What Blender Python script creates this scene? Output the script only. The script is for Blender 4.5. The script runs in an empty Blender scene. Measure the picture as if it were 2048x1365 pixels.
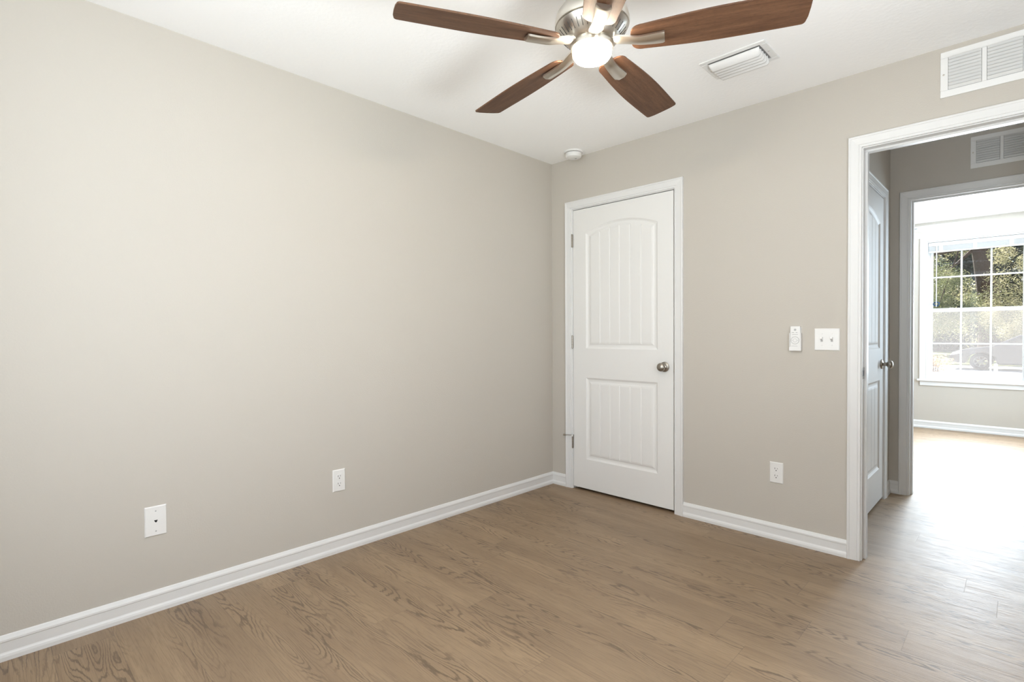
import bpy, bmesh, math, random
from math import sin, cos, pi, radians, sqrt
from mathutils import Vector, Matrix

SC = bpy.context.scene
COL = SC.collection
random.seed(7)

# ------------------------------------------------------------------ camera
cam_data = bpy.data.cameras.new('camera')
cam_data.sensor_width = 36.0
cam_data.lens = 1047.43 / 2048 * 36.0
cam_data.clip_start = 0.02
cam_data.clip_end = 300
cam = bpy.data.objects.new('camera', cam_data)
COL.objects.link(cam)
_f = Vector((-0.69859516, 0.71536964, -0.01452871))
_r = Vector((0.71548702, 0.69860807, -0.00500874))
_u = Vector((-0.00656677, 0.01389418, 0.99988191))
_m = Matrix((( _r.x, _u.x, -_f.x, 2.58466), (_r.y, _u.y, -_f.y, -3.08974), (_r.z, _u.z, -_f.z, 1.15198), (0, 0, 0, 1)))
cam.matrix_world = _m
SC.camera = cam

# ------------------------------------------------------------------ look and light
SC.view_settings.view_transform = 'Standard'
SC.view_settings.look = 'None'
SC.view_settings.gamma = 1.0
SC.view_settings.use_curve_mapping = False
SC.view_settings.exposure = 0.54
SC.cycles.use_denoising = True
SC.cycles.max_bounces = 14
SC.cycles.diffuse_bounces = 9
SC.cycles.glossy_bounces = 6
SC.cycles.transparent_max_bounces = 12
SC.cycles.sample_clamp_indirect = 6.0
SC.cycles.caustics_reflective = False
SC.cycles.caustics_refractive = False

world = bpy.data.worlds.new('sky')
SC.world = world
world.use_nodes = True
_nt = world.node_tree
_sky = _nt.nodes.new('ShaderNodeTexSky')
_sky.sky_type = 'NISHITA'
_sky.sun_disc = False
_sky.sun_elevation = radians(50.7)
_sky.sun_rotation = radians(-32)
_nt.links.new(_sky.outputs[0], _nt.nodes['Background'].inputs[0])
_nt.nodes['Background'].inputs[1].default_value = 0.16

def lamp(name, kind, loc, direction, power, color, size=(1, 1), angle=None):
    d = bpy.data.lights.new(name, kind)
    d.energy = power
    d.color = color
    if kind == 'AREA':
        d.shape = 'RECTANGLE'
        d.size, d.size_y = size
    if angle is not None:
        d.angle = angle
    o = bpy.data.objects.new(name, d)
    COL.objects.link(o)
    o.location = loc
    o.rotation_euler = Vector(direction).to_track_quat('-Z', 'Y').to_euler()
    return o

lamp('sun', 'SUN', (-6, 14, 16), (0.44, -0.69, -1.0), 15.0, (1.0, 0.97, 0.92), angle=0.009)
# area lamps for daylight: one at the far window, the rest added fill
lamp('fill_light_side_window', 'AREA', (3.19, -2.30, 1.40), (-1, 0, -0.25), 10.0, (0.86, 0.94, 1.0), (0.82, 1.55))  # added fill across the room, at an unseen window
lamp('fill_light_front_window', 'AREA', (1.35, -3.49, 1.40), (0, 1, 0.0), 20.0, (0.86, 0.935, 1.0), (0.82, 1.55))  # added fill from behind the camera, at an unseen window
lamp('ceiling_fill_side_window', 'AREA', (3.185, -2.30, 0.95), (-1, 0, 3.2), 50.0, (0.88, 0.95, 1.0), (0.82, 0.60))  # added lamp aimed upward to brighten the ceiling
lamp('sky_light_far_window', 'AREA', (2.19, 4.78, 1.40), (0, -1, 0), 80.0, (0.82, 0.92, 1.0), (0.82, 1.50))
lamp('fill_light_far_side_window', 'AREA', (3.19, 3.2, 1.40), (-1, 0, -0.1), 46.0, (0.66, 0.84, 1.0), (0.82, 1.55))  # added fill to brighten the far room's window wall

# ------------------------------------------------------------------ materials
def new_mat(name):
    m = bpy.data.materials.new(name)
    m.use_nodes = True
    return m, m.node_tree, m.node_tree.nodes['Principled BSDF']

def set_in(b, **kw):
    for k, v in kw.items():
        b.inputs[k.replace('_', ' ')].default_value = v

def plain(name, color, rough=0.5, metal=0.0, spec=0.5, bump=None):
    m, nt, b = new_mat(name)
    b.inputs['Base Color'].default_value = (*color, 1)
    b.inputs['Roughness'].default_value = rough
    b.inputs['Metallic'].default_value = metal
    b.inputs['Specular IOR Level'].default_value = spec
    n = nt.nodes.new('ShaderNodeTexNoise')
    tc = nt.nodes.new('ShaderNodeTexCoord')
    nt.links.new(tc.outputs['Object'], n.inputs['Vector'])
    if bump:
        scale, strength, dist = bump
        n.inputs['Scale'].default_value = scale
        n.inputs['Detail'].default_value = 3
        bp = nt.nodes.new('ShaderNodeBump')
        bp.inputs['Strength'].default_value = strength
        bp.inputs['Distance'].default_value = dist
        nt.links.new(n.outputs['Fac'], bp.inputs['Height'])
        nt.links.new(bp.outputs['Normal'], b.inputs['Normal'])
    else:
        n.inputs['Scale'].default_value = 30
        mr = nt.nodes.new('ShaderNodeMapRange')
        mr.inputs['To Min'].default_value = max(0.0, rough - 0.03)
        mr.inputs['To Max'].default_value = min(1.0, rough + 0.03)
        nt.links.new(n.outputs['Fac'], mr.inputs['Value'])
        nt.links.new(mr.outputs['Result'], b.inputs['Roughness'])
    return m

M = {}
M['wall'] = plain('greige_wall_paint', (0.532, 0.499, 0.451), 0.75, spec=0.25, bump=(160, 0.25, 0.002))
M['ceiling'] = plain('white_ceiling_texture', (0.94, 0.94, 0.94), 0.9, spec=0.1, bump=(55, 0.35, 0.003))
M['trim'] = plain('white_trim_enamel', (0.74, 0.74, 0.738), 0.38)
M['door'] = plain('white_door_enamel', (0.775, 0.77, 0.76), 0.42)
M['plastic'] = plain('white_plastic', (0.78, 0.775, 0.765), 0.35)
M['register'] = plain('white_register_enamel', (0.80, 0.80, 0.795), 0.4)
M['vinyl'] = plain('white_vinyl', (0.80, 0.80, 0.80), 0.35)
M['nickel'] = plain('satin_nickel', (0.60, 0.56, 0.50), 0.30, metal=1.0)
M['dark_nickel'] = plain('aged_satin_nickel', (0.36, 0.33, 0.29), 0.30, metal=1.0)
M['dark'] = plain('dark_recess', (0.02, 0.02, 0.02), 0.8)
M['duct'] = plain('painted_duct_shadow', (0.28, 0.28, 0.28), 0.7)  # flat grey stands in for the shade behind the louvers
M['gap_shade'] = plain('dark_gap', (0.05, 0.045, 0.04), 0.8)  # dark colour stands in for the shade inside slits and gaps
M['grey_print'] = plain('grey_print', (0.42, 0.42, 0.42), 0.6)
M['blue_tag'] = plain('blue_tag_plastic', (0.004, 0.045, 0.11), 0.4)
M['concrete'] = plain('sunlit_concrete', (0.62, 0.60, 0.57), 0.9, bump=(8, 0.3, 0.01))
M['lawn'] = plain('dry_lawn', (0.20, 0.22, 0.08), 0.95, bump=(30, 0.8, 0.03))
M['soffit'] = plain('white_soffit', (0.8, 0.8, 0.79), 0.6)
M['car_paint'] = plain('dark_grey_car_paint', (0.045, 0.045, 0.055), 0.22)
M['car_glass'] = plain('tinted_car_glass', (0.02, 0.025, 0.03), 0.05)
M['rubber'] = plain('tyre_rubber', (0.02, 0.02, 0.02), 0.8)
M['alloy'] = plain('alloy_wheel', (0.55, 0.55, 0.56), 0.3, metal=1.0)
M['car_lamp'] = plain('car_lamp_lens', (0.75, 0.75, 0.75), 0.1)
M['hose_grey'] = plain('grey_wheel_cover', (0.16, 0.16, 0.16), 0.5)

def leaf_mat(name, c1, c2, trans=0.45):
    m = bpy.data.materials.new(name)
    m.use_nodes = True
    nt = m.node_tree
    nt.nodes.clear()
    out = nt.nodes.new('ShaderNodeOutputMaterial')
    tc = nt.nodes.new('ShaderNodeTexCoord')
    n = nt.nodes.new('ShaderNodeTexNoise')
    n.inputs['Scale'].default_value = 1.7
    n.inputs['Detail'].default_value = 6
    nt.links.new(tc.outputs['Object'], n.inputs['Vector'])
    cr = nt.nodes.new('ShaderNodeValToRGB')
    cr.color_ramp.elements[0].position = 0.35
    cr.color_ramp.elements[1].position = 0.65
    cr.color_ramp.elements[0].color = (*c1, 1)
    cr.color_ramp.elements[1].color = (*c2, 1)
    nt.links.new(n.outputs['Fac'], cr.inputs[0])
    d = nt.nodes.new('ShaderNodeBsdfPrincipled')
    d.inputs['Roughness'].default_value = 0.5
    t = nt.nodes.new('ShaderNodeBsdfTranslucent')
    mx = nt.nodes.new('ShaderNodeMixShader')
    mx.inputs[0].default_value = trans
    nt.links.new(cr.outputs[0], d.inputs['Base Color'])
    nt.links.new(cr.outputs[0], t.inputs['Color'])
    nt.links.new(d.outputs[0], mx.inputs[1])
    nt.links.new(t.outputs[0], mx.inputs[2])
    nt.links.new(mx.outputs[0], out.inputs[0])
    return m

M['leaf_green'] = leaf_mat('green_leaves', (0.10, 0.13, 0.05), (0.36, 0.36, 0.19))
M['leaf_gold'] = leaf_mat('yellow_green_leaves', (0.16, 0.17, 0.07), (0.60, 0.54, 0.34))
M['leaf_dark'] = leaf_mat('dark_leaves', (0.012, 0.02, 0.010), (0.05, 0.06, 0.03), 0.2)
M['leaf_pink'] = leaf_mat('pink_and_yellow_leaves', (0.55, 0.30, 0.16), (0.70, 0.55, 0.28))
M['bark'] = plain('brown_bark', (0.075, 0.045, 0.032), 0.9, bump=(14, 0.9, 0.04))

def glass_mat():
    m = bpy.data.materials.new('window_glass')
    m.use_nodes = True
    nt = m.node_tree
    nt.nodes.clear()
    out = nt.nodes.new('ShaderNodeOutputMaterial')
    tr = nt.nodes.new('ShaderNodeBsdfTransparent')
    tr.inputs[0].default_value = (0.96, 0.97, 0.97, 1)
    gl = nt.nodes.new('ShaderNodeBsdfGlossy')
    gl.inputs['Roughness'].default_value = 0.02
    fr = nt.nodes.new('ShaderNodeFresnel')
    fr.inputs['IOR'].default_value = 1.45
    mx = nt.nodes.new('ShaderNodeMixShader')
    nt.links.new(fr.outputs[0], mx.inputs[0])
    nt.links.new(tr.outputs[0], mx.inputs[1])
    nt.links.new(gl.outputs[0], mx.inputs[2])
    nt.links.new(mx.outputs[0], out.inputs[0])
    return m
M['glass'] = glass_mat()

def screen_mat():
    m = bpy.data.materials.new('insect_screen_mesh')
    m.use_nodes = True
    nt = m.node_tree
    nt.nodes.clear()
    out = nt.nodes.new('ShaderNodeOutputMaterial')
    tr = nt.nodes.new('ShaderNodeBsdfTransparent')
    tl = nt.nodes.new('ShaderNodeBsdfTranslucent')
    tl.inputs[0].default_value = (0.58, 0.57, 0.58, 1)
    df = nt.nodes.new('ShaderNodeBsdfDiffuse')
    df.inputs[0].default_value = (0.6, 0.6, 0.6, 1)
    m1 = nt.nodes.new('ShaderNodeMixShader')
    m1.inputs[0].default_value = 0.15
    m2 = nt.nodes.new('ShaderNodeMixShader')
    m2.inputs[0].default_value = 0.12
    nt.links.new(tl.outputs[0], m1.inputs[1])
    nt.links.new(df.outputs[0], m1.inputs[2])
    nt.links.new(tr.outputs[0], m2.inputs[1])
    nt.links.new(m1.outputs[0], m2.inputs[2])
    nt.links.new(m2.outputs[0], out.inputs[0])
    return m
M['screen'] = screen_mat()

def lamp_glass():
    m, nt, b = new_mat('lit_frosted_glass')
    b.inputs['Base Color'].default_value = (0.9, 0.88, 0.82, 1)
    b.inputs['Roughness'].default_value = 0.4
    b.inputs['Emission Color'].default_value = (1.0, 0.86, 0.68, 1)
    b.inputs['Emission Strength'].default_value = 120.0
    return m
M['lamp_glass'] = lamp_glass()

class NB:
    """tiny node builder for the wood materials"""
    def __init__(self, nt): self.nt = nt
    def val(self, sock, v):
        if hasattr(v, 'links') or hasattr(v, 'is_output'): self.nt.links.new(v, sock)
        else: sock.default_value = v
    def math(self, op, a, b=0.0, c=0.0):
        n = self.nt.nodes.new('ShaderNodeMath'); n.operation = op
        self.val(n.inputs[0], a); self.val(n.inputs[1], b); self.val(n.inputs[2], c)
        return n.outputs[0]
    def comb(self, x, y, z):
        n = self.nt.nodes.new('ShaderNodeCombineXYZ')
        self.val(n.inputs[0], x); self.val(n.inputs[1], y); self.val(n.inputs[2], z)
        return n.outputs[0]
    def noise(self, vec, scale=1.0, detail=2.0, rough=0.5):
        n = self.nt.nodes.new('ShaderNodeTexNoise')
        self.nt.links.new(vec, n.inputs['Vector'])
        n.inputs['Scale'].default_value = scale
        n.inputs['Detail'].default_value = detail
        n.inputs['Roughness'].default_value = rough
        return n.outputs['Fac']
    def white(self, vec):
        n = self.nt.nodes.new('ShaderNodeTexWhiteNoise'); n.noise_dimensions = '3D'
        self.nt.links.new(vec, n.inputs['Vector'])
        return n.outputs['Value']
    def smooth(self, v, a, b, lo=0.0, hi=1.0):
        n = self.nt.nodes.new('ShaderNodeMapRange'); n.interpolation_type = 'SMOOTHSTEP'
        self.val(n.inputs['Value'], v)
        n.inputs['From Min'].default_value = a; n.inputs['From Max'].default_value = b
        n.inputs['To Min'].default_value = lo; n.inputs['To Max'].default_value = hi
        return n.outputs['Result']
    def mix(self, fac, a, b):
        n = self.nt.nodes.new('ShaderNodeMix'); n.data_type = 'RGBA'
        self.val(n.inputs[0], fac)
        for s, v in ((n.inputs[6], a), (n.inputs[7], b)):
            if hasattr(v, 'is_output'): self.nt.links.new(v, s)
            else: s.default_value = (*v, 1)
        return n.outputs[2]

def floor_mat():
    m, nt, b = new_mat('oak_vinyl_plank')
    N = NB(nt)
    tc = nt.nodes.new('ShaderNodeTexCoord')
    sp = nt.nodes.new('ShaderNodeSeparateXYZ')
    nt.links.new(tc.outputs['Object'], sp.inputs[0])
    X, Y = sp.outputs[0], sp.outputs[1]
    PW, PL = 0.178, 1.22
    yr = N.math('DIVIDE', N.math('ADD', Y, 20.0), PW)
    row = N.math('FLOOR', yr)
    yf = N.math('FRACT', yr)
    off = N.math('MULTIPLY', N.white(N.comb(row, 3.0, 1.0)), PL)
    xr = N.math('DIVIDE', N.math('ADD', N.math('ADD', X, 20.0), off), PL)
    pl = N.math('FLOOR', xr)
    xf = N.math('FRACT', xr)
    rnd = N.white(N.comb(row, pl, 5.0))
    rnd2 = N.white(N.comb(row, pl, 9.0))
    # seams between planks
    ey = N.math('MULTIPLY', N.math('MINIMUM', yf, N.math('SUBTRACT', 1.0, yf)), PW)
    ex = N.math('MULTIPLY', N.math('MINIMUM', xf, N.math('SUBTRACT', 1.0, xf)), PL)
    seam = N.smooth(N.math('MINIMUM', ex, ey), 0.0004, 0.0016, 1.0, 0.0)
    # grain coordinates, shifted for each plank
    gx = N.math('ADD', X, N.math('MULTIPLY', rnd, 37.0))
    gy = N.math('ADD', Y, N.math('MULTIPLY', rnd2, 23.0))
    fine = N.noise(N.comb(N.math('MULTIPLY', gx, 9.0), N.math('MULTIPLY', gy, 260.0), rnd), 1.0, 3.0, 0.6)
    jag = N.noise(N.comb(N.math('MULTIPLY', gx, 26.0), N.math('MULTIPLY', gy, 150.0), rnd2), 1.0, 2.0, 0.6)
    big = N.noise(N.comb(N.math('MULTIPLY', gx, 1.9), N.math('MULTIPLY', gy, 12.0), 0.0), 1.0, 1.0, 0.4)
    ph = N.math('ADD', N.math('MULTIPLY', big, 17.0), N.math('MULTIPLY', N.math('SUBTRACT', jag, 0.5), 0.75))
    ring = N.math('ABSOLUTE', N.math('SUBTRACT', N.math('FRACT', ph), 0.5))     # 0..0.5
    line = N.smooth(ring, 0.25, 0.47)
    # the cathedral figure shows only down a band of each plank
    bandn = N.noise(N.comb(N.math('MULTIPLY', gx, 0.8), N.math('MULTIPLY', gy, 7.0), 4.0), 1.0, 1.0, 0.5)
    band = N.smooth(bandn, 0.44, 0.60)
    figure = N.math('MULTIPLY', line, N.math('ADD', N.math('MULTIPLY', band, 0.85), 0.12))
    pores = N.smooth(fine, 0.46, 0.66)
    cloud = N.noise(N.comb(N.math('MULTIPLY', gx, 1.3), N.math('MULTIPLY', gy, 9.0), 8.0), 1.0, 3.0, 0.5)
    base = N.mix(N.smooth(cloud, 0.3, 0.7), (0.238, 0.156, 0.088), (0.325, 0.223, 0.131))
    base = N.mix(N.math('MULTIPLY', rnd, 0.40), base, (0.206, 0.136, 0.079))
    base = N.mix(N.math('MULTIPLY', pores, 0.45), base, (0.175, 0.118, 0.070))
    base = N.mix(N.math('MULTIPLY', figure, 0.85), base, (0.100, 0.060, 0.031))
    base = N.mix(N.math('MULTIPLY', seam, 0.32), base, (0.07, 0.05, 0.03))
    nt.links.new(base, b.inputs['Base Color'])
    rg = N.math('ADD', 0.50, N.math('MULTIPLY', pores, 0.08))
    nt.links.new(rg, b.inputs['Roughness'])
    b.inputs['Specular IOR Level'].default_value = 1.0
    bp = nt.nodes.new('ShaderNodeBump')
    bp.inputs['Strength'].default_value = 0.30
    bp.inputs['Distance'].default_value = 0.001
    h = N.math('SUBTRACT', 1.0, N.math('ADD', N.math('MULTIPLY', pores, 0.5), N.math('ADD', N.math('MULTIPLY', figure, 0.4), seam)))
    nt.links.new(h, bp.inputs['Height'])
    nt.links.new(bp.outputs['Normal'], b.inputs['Normal'])
    return m
M['floor'] = floor_mat()

def blade_mat(name, c1, c2, c3):
    m, nt, b = new_mat(name)
    N = NB(nt)
    tc = nt.nodes.new('ShaderNodeTexCoord')
    sp = nt.nodes.new('ShaderNodeSeparateXYZ')
    nt.links.new(tc.outputs['Object'], sp.inputs[0])
    X, Y = sp.outputs[0], sp.outputs[1]
    g = N.noise(N.comb(N.math('MULTIPLY', X, 5.0), N.math('MULTIPLY', Y, 70.0), 0.0), 1.0, 4.0, 0.6)
    s = N.noise(N.comb(N.math('MULTIPLY', X, 60.0), N.math('MULTIPLY', Y, 420.0), 0.0), 1.0, 2.0, 0.6)
    c = N.mix(N.smooth(g, 0.3, 0.7), c1, c2)
    c = N.mix(N.math('MULTIPLY', N.smooth(s, 0.5, 0.7), 0.5), c, c3)
    nt.links.new(c, b.inputs['Base Color'])
    b.inputs['Roughness'].default_value = 0.55
    b.inputs['Specular IOR Level'].default_value = 0.35
    return m
M['walnut'] = blade_mat('walnut_blade_veneer', (0.075, 0.033, 0.016), (0.125, 0.060, 0.030), (0.04, 0.018, 0.009))
M['white_blade'] = plain('white_blade', (0.70, 0.70, 0.70), 0.4)

# ------------------------------------------------------------------ mesh helpers
class MB:
    def __init__(self):
        self.v, self.f, self.mi = [], [], []
        self.mats = []
        self.cur = 0
    def mat(self, m):
        if m not in self.mats: self.mats.append(m)
        self.cur = self.mats.index(m)
        return self
    def add(self, verts, faces):
        o = len(self.v)
        self.v += [tuple(v) for v in verts]
        for f in faces:
            self.f.append(tuple(i + o for i in f)); self.mi.append(self.cur)
    def box(self, x0, x1, y0, y1, z0, z1, T=None):
        vs = [Vector((x, y, z)) for z in (z0, z1) for y in (y0, y1) for x in (x0, x1)]
        if T is not None: vs = [T @ v for v in vs]
        self.add(vs, [(0, 2, 3, 1), (4, 5, 7, 6), (0, 1, 5, 4), (2, 6, 7, 3), (0, 4, 6, 2), (1, 3, 7, 5)])
    def prism(self, pts, a, b, T=None):
        """polygon pts (u,v) extruded from n=a to n=b; T maps (u,v,n) to space"""
        n = len(pts)
        vs = [Vector((u, v, a)) for u, v in pts] + [Vector((u, v, b)) for u, v in pts]
        if T is not None: vs = [T @ v for v in vs]
        fs = [tuple(range(n - 1, -1, -1)), tuple(range(n, 2 * n))]
        fs += [(i, (i + 1) % n, n + (i + 1) % n, n + i) for i in range(n)]
        self.add(vs, fs)
    def lathe(self, prof, seg=48, T=None, close=True):
        """prof: (r,z) points; axis +z"""
        vs, fs = [], []
        for r, z in prof:
            for k in range(seg):
                a = 2 * pi * k / seg
                vs.append(Vector((r * cos(a), r * sin(a), z)))
        for i in range(len(prof) - 1):
            for k in range(seg):
                k2 = (k + 1) % seg
                fs.append((i * seg + k, i * seg + k2, (i + 1) * seg + k2, (i + 1) * seg + k))
        if close:
            fs.append(tuple(range(seg - 1, -1, -1)))
            fs.append(tuple((len(prof) - 1) * seg + k for k in range(seg)))
        if T is not None: vs = [T @ v for v in vs]
        self.add(vs, fs)
    def tube(self, path, r, seg=10):
        pts = [Vector(p) for p in path]
        rings = []
        up = Vector((0, 0, 1))
        for i, p in enumerate(pts):
            d = (pts[min(i + 1, len(pts) - 1)] - pts[max(i - 1, 0)]).normalized()
            ref = up if abs(d.dot(up)) < 0.9 else Vector((1, 0, 0))
            a = d.cross(ref).normalized(); b = a.cross(d)
            rr = r[i] if isinstance(r, (list, tuple)) else r
            rings.append([p + a * rr * cos(2 * pi * k / seg) + b * rr * sin(2 * pi * k / seg) for k in range(seg)])
        vs = [v for ring in rings for v in ring]
        fs = [(i * seg + k, i * seg + (k + 1) % seg, (i + 1) * seg + (k + 1) % seg, (i + 1) * seg + k)
              for i in range(len(rings) - 1) for k in range(seg)]
        fs += [tuple(range(seg - 1, -1, -1)), tuple((len(rings) - 1) * seg + k for k in range(seg))]
        self.add(vs, fs)
    def build(self, name, parent=None, bevel=0.0, smooth=False, seg=2):
        me = bpy.data.meshes.new(name)
        me.from_pydata(self.v, [], self.f)
        for m in self.mats: me.materials.append(m)
        for p, i in zip(me.polygons, self.mi): p.material_index = i
        bm = bmesh.new(); bm.from_mesh(me)
        bmesh.ops.recalc_face_normals(bm, faces=bm.faces)
        bm.to_mesh(me); bm.free()
        o = bpy.data.objects.new(name, me)
        COL.objects.link(o)
        if parent is not None: o.parent = parent
        if bevel:
            md = o.modifiers.new('bevel', 'BEVEL')
            md.width = bevel; md.segments = seg; md.limit_method = 'ANGLE'; md.angle_limit = radians(35)
        if smooth:
            for p in me.polygons: p.use_smooth = True
            try:
                me.set_sharp_from_angle(angle=radians(38))
            except Exception:
                pass
        return o

def mb(mat):
    return MB().mat(M[mat])

def tag(o, label, cat, group=None, kind=None):
    o['label'] = label
    o['category'] = cat
    if group: o['group'] = group
    if kind: o['kind'] = kind
    return o

def struct(o, label, cat):
    return tag(o, label, cat, kind='structure')

def empty(name, loc, rot=(0, 0, 0)):
    o = bpy.data.objects.new(name, None)
    o.empty_display_size = 0.1
    COL.objects.link(o)
    o.location = loc
    o.rotation_euler = rot
    return o

def copy_tree(o, parent=None):
    c = o.copy(); COL.objects.link(c)
    if parent is not None:
        c.parent = parent
    for ch in list(o.children):
        copy_tree(ch, c)
    return c

# wall-plane frames: local (u along the wall, v up, n out of the wall into the room)
def frame_T(origin, u, n):
    u = Vector(u); n = Vector(n); v = Vector((0, 0, 1))
    m = Matrix.Identity(4)
    for i in range(3):
        m[i][0] = u[i]; m[i][1] = v[i]; m[i][2] = n[i]; m[i][3] = origin[i]
    return m

T_BACK = frame_T((0, 0, 0), (1, 0, 0), (0, -1, 0))          # wall with the closet door, faces the camera
T_LEFT = frame_T((0, 0, 0), (0, 1, 0), (1, 0, 0))           # long left wall
T_HALL_L = frame_T((1.9, 0, 0), (0, 1, 0), (1, 0, 0))       # hall wall with the second closet door
T_HALL_B = frame_T((0, 1.47, 0), (1, 0, 0), (0, -1, 0))     # hall wall around the far doorway
T_FAR = frame_T((0, 4.82, 0), (1, 0, 0), (0, -1, 0))        # window wall of the far room

H = 2.44
# ------------------------------------------------------------------ room shell
def slab_wall(name, T, u0, u1, n_back, openings, label, v0=0.0, v1=H):
    """wall from n=0 back to n=-n_back with rectangular openings (ua,ub,va,vb)"""
    b = mb('wall')
    us = sorted({u0, u1, *[o[0] for o in openings], *[o[1] for o in openings]})
    for a, c in zip(us, us[1:]):
        op = [o for o in openings if o[0] <= a + 1e-6 and o[1] >= c - 1e-6]
        if not op:
            b.box(a, c, v0, v1, -n_back, 0, T)
        else:
            o = op[0]
            if o[2] > v0 + 1e-6: b.box(a, c, v0, o[2], -n_back, 0, T)
            if o[3] < v1 - 1e-6: b.box(a, c, o[3], v1, -n_back, 0, T)
    return struct(b.build(name), label, 'wall')

D1 = (0.199, 1.003, 2.058)        # closet door opening between jambs: u0, u1, height
D2 = (2.011, 2.773, 2.062)        # doorway to the hall
D3 = (0.330, 1.245, 2.060)        # hall closet door (u is y)
D4 = (2.020, 2.800, 2.064)        # far doorway
JT = 0.018
XR = 3.20
WIN = (1.755, 2.630, 0.585, 2.215)

b = mb('floor'); b.box(-0.15, 3.35, -3.65, 4.97, -0.10, 0.0)
struct(b.build('floor'), 'wood-look brown plank floor running through all the rooms', 'floor')
b = mb('ceiling'); b.box(-0.15, 3.35, -3.65, 4.97, H, H + 0.12)
struct(b.build('ceiling'), 'white textured ceiling over the bare room', 'ceiling')

slab_wall('wall_left', T_LEFT, -3.65, 4.97, 0.12, [], 'long bare greige wall on the left')
slab_wall('wall_back', T_BACK, 0, XR, 0.115, [(D1[0] - JT, D1[1] + JT, 0, D1[2] + JT), (D2[0] - JT, D2[1] + JT, 0, D2[2] + JT)],
          'greige wall holding the closet door and the doorway')
slab_wall('wall_hall_left', T_HALL_L, 0.115, 1.47, 0.115, [(D3[0] - JT, D3[1] + JT, 0, D3[2] + JT)],
          'short hall wall holding the second panelled door')
slab_wall('wall_hall_back', T_HALL_B, 0, XR, 0.115, [(D4[0] - JT, D4[1] + JT, 0, D4[2] + JT)],
          'shaded hall wall around the far doorway')
slab_wall('wall_far', T_FAR, 0, XR, 0.15, [(WIN[0], WIN[1], WIN[2], WIN[3])], 'bright wall of the far room around the window')
T_RIGHT = frame_T((XR, 0, 0), (0, 1, 0), (-1, 0, 0))
slab_wall('wall_right', T_RIGHT, -3.65, 4.97, 0.15, [(-2.30 - 0.4375, -2.30 + 0.4375, 0.585, 2.215), (3.2 - 0.4375, 3.2 + 0.4375, 0.585, 2.215)], 'greige wall on the right side of the rooms')
T_FRONT = frame_T((0, -3.5, 0), (1, 0, 0), (0, 1, 0))
slab_wall('wall_front', T_FRONT, 0, XR, 0.15, [(1.35 - 0.4375, 1.35 + 0.4375, 0.585, 2.215)], 'greige wall behind the camera')

# baseboards ---------------------------------------------------------------
BASE_PROF = [(0, 0), (0.0145, 0), (0.0145, 0.014), (0.0125, 0.022), (0.0095, 0.027), (0.0085, 0.030), (0.0085, 0.064),
             (0.0105, 0.067), (0.0100, 0.074), (0.0065, 0.082), (0.0045, 0.087), (0.002, 0.089), (0, 0.089)]

def baseboard(name, T, u0, u1, label, m0=0, m1=0):
    """m0/m1: +1 where the board meets an inside corner (mitred back by its own thickness)"""
    b = mb('trim')
    n = len(BASE_PROF)
    vs = [T @ Vector((u0 + m0 * p[0], p[1], p[0])) for p in BASE_PROF] + [T @ Vector((u1 - m1 * p[0], p[1], p[0])) for p in BASE_PROF]
    fs = [(i, (i + 1) % n, n + (i + 1) % n, n + i) for i in range(n)] + [tuple(range(n - 1, -1, -1)), tuple(range(n, 2 * n))]
    b.add(vs, fs)
    return struct(b.build(name), label, 'baseboard')

CW, CR = 0.058, 0.005             # casing width, reveal
baseboard('baseboard_left', T_LEFT, -3.5, 0, 'white baseboard along the long left wall', 1, 1)
baseboard('baseboard_back_corner', T_BACK, 0, D1[0] - CR - CW, 'stub of white baseboard between the corner and the closed door', 1, 0)
baseboard('baseboard_back', T_BACK, D1[1] + CR + CW, D2[0] - CR - CW, 'white baseboard between the closed door and the doorway')
baseboard('baseboard_back_right', T_BACK, D2[1] + CR + CW, XR, 'white baseboard right of the doorway', 0, 1)
baseboard('baseboard_hall_left', T_HALL_L, D3[1] + CR + CW, 1.47, 'stub of white baseboard beside the hall door casing', 0, 1)
baseboard('baseboard_hall_back', T_HALL_B, 1.9, D4[0] - CR - CW, 'stub of white baseboard left of the far doorway', 1, 0)
baseboard('baseboard_far', T_FAR, 0, XR, 'white baseboard under the far window', 1, 1)
baseboard('baseboard_right', T_RIGHT, -3.5, 0, 'white baseboard along the right wall', 1, 1)
baseboard('baseboard_front', T_FRONT, 0, XR, 'white baseboard behind the camera', 1, 1)

# door casings -------------------------------------------------------------
CAS_PROF = [(0.0, 0.0), (0.0, 0.008), (0.002, 0.010), (0.009, 0.0105), (0.0105, 0.0085), (0.0125, 0.0085), (0.014, 0.011),
            (0.030, 0.0125), (0.045, 0.0145), (0.0475, 0.0165), (0.052, 0.0175), (0.056, 0.0165), (CW, 0.013), (CW, 0.0)]

def casing(b, T, u0, u1, v1, prof=CAS_PROF, v0=0.0, closed=False):
    vs = []
    n = len(prof)
    for s, h in prof:
        if closed:
            ring = [(u0 - s, v0 - s), (u0 - s, v1 + s), (u1 + s, v1 + s), (u1 + s, v0 - s)]
        else:
            ring = [(u0 - s, v0), (u0 - s, v1 + s), (u1 + s, v1 + s), (u1 + s, v0)]
        vs += [T @ Vector((u, v, h)) for u, v in ring]
    fs = []
    for i in range(n):
        j = (i + 1) % n
        for k in range(4 if closed else 3):
            k2 = (k + 1) % 4
            fs.append((i * 4 + k, i * 4 + k2, j * 4 + k2, j * 4 + k))
    if not closed:
        fs.append(tuple(i * 4 for i in range(n)))
        fs.append(tuple(i * 4 + 3 for i in reversed(range(n))))
    b.add(vs, fs)

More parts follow.
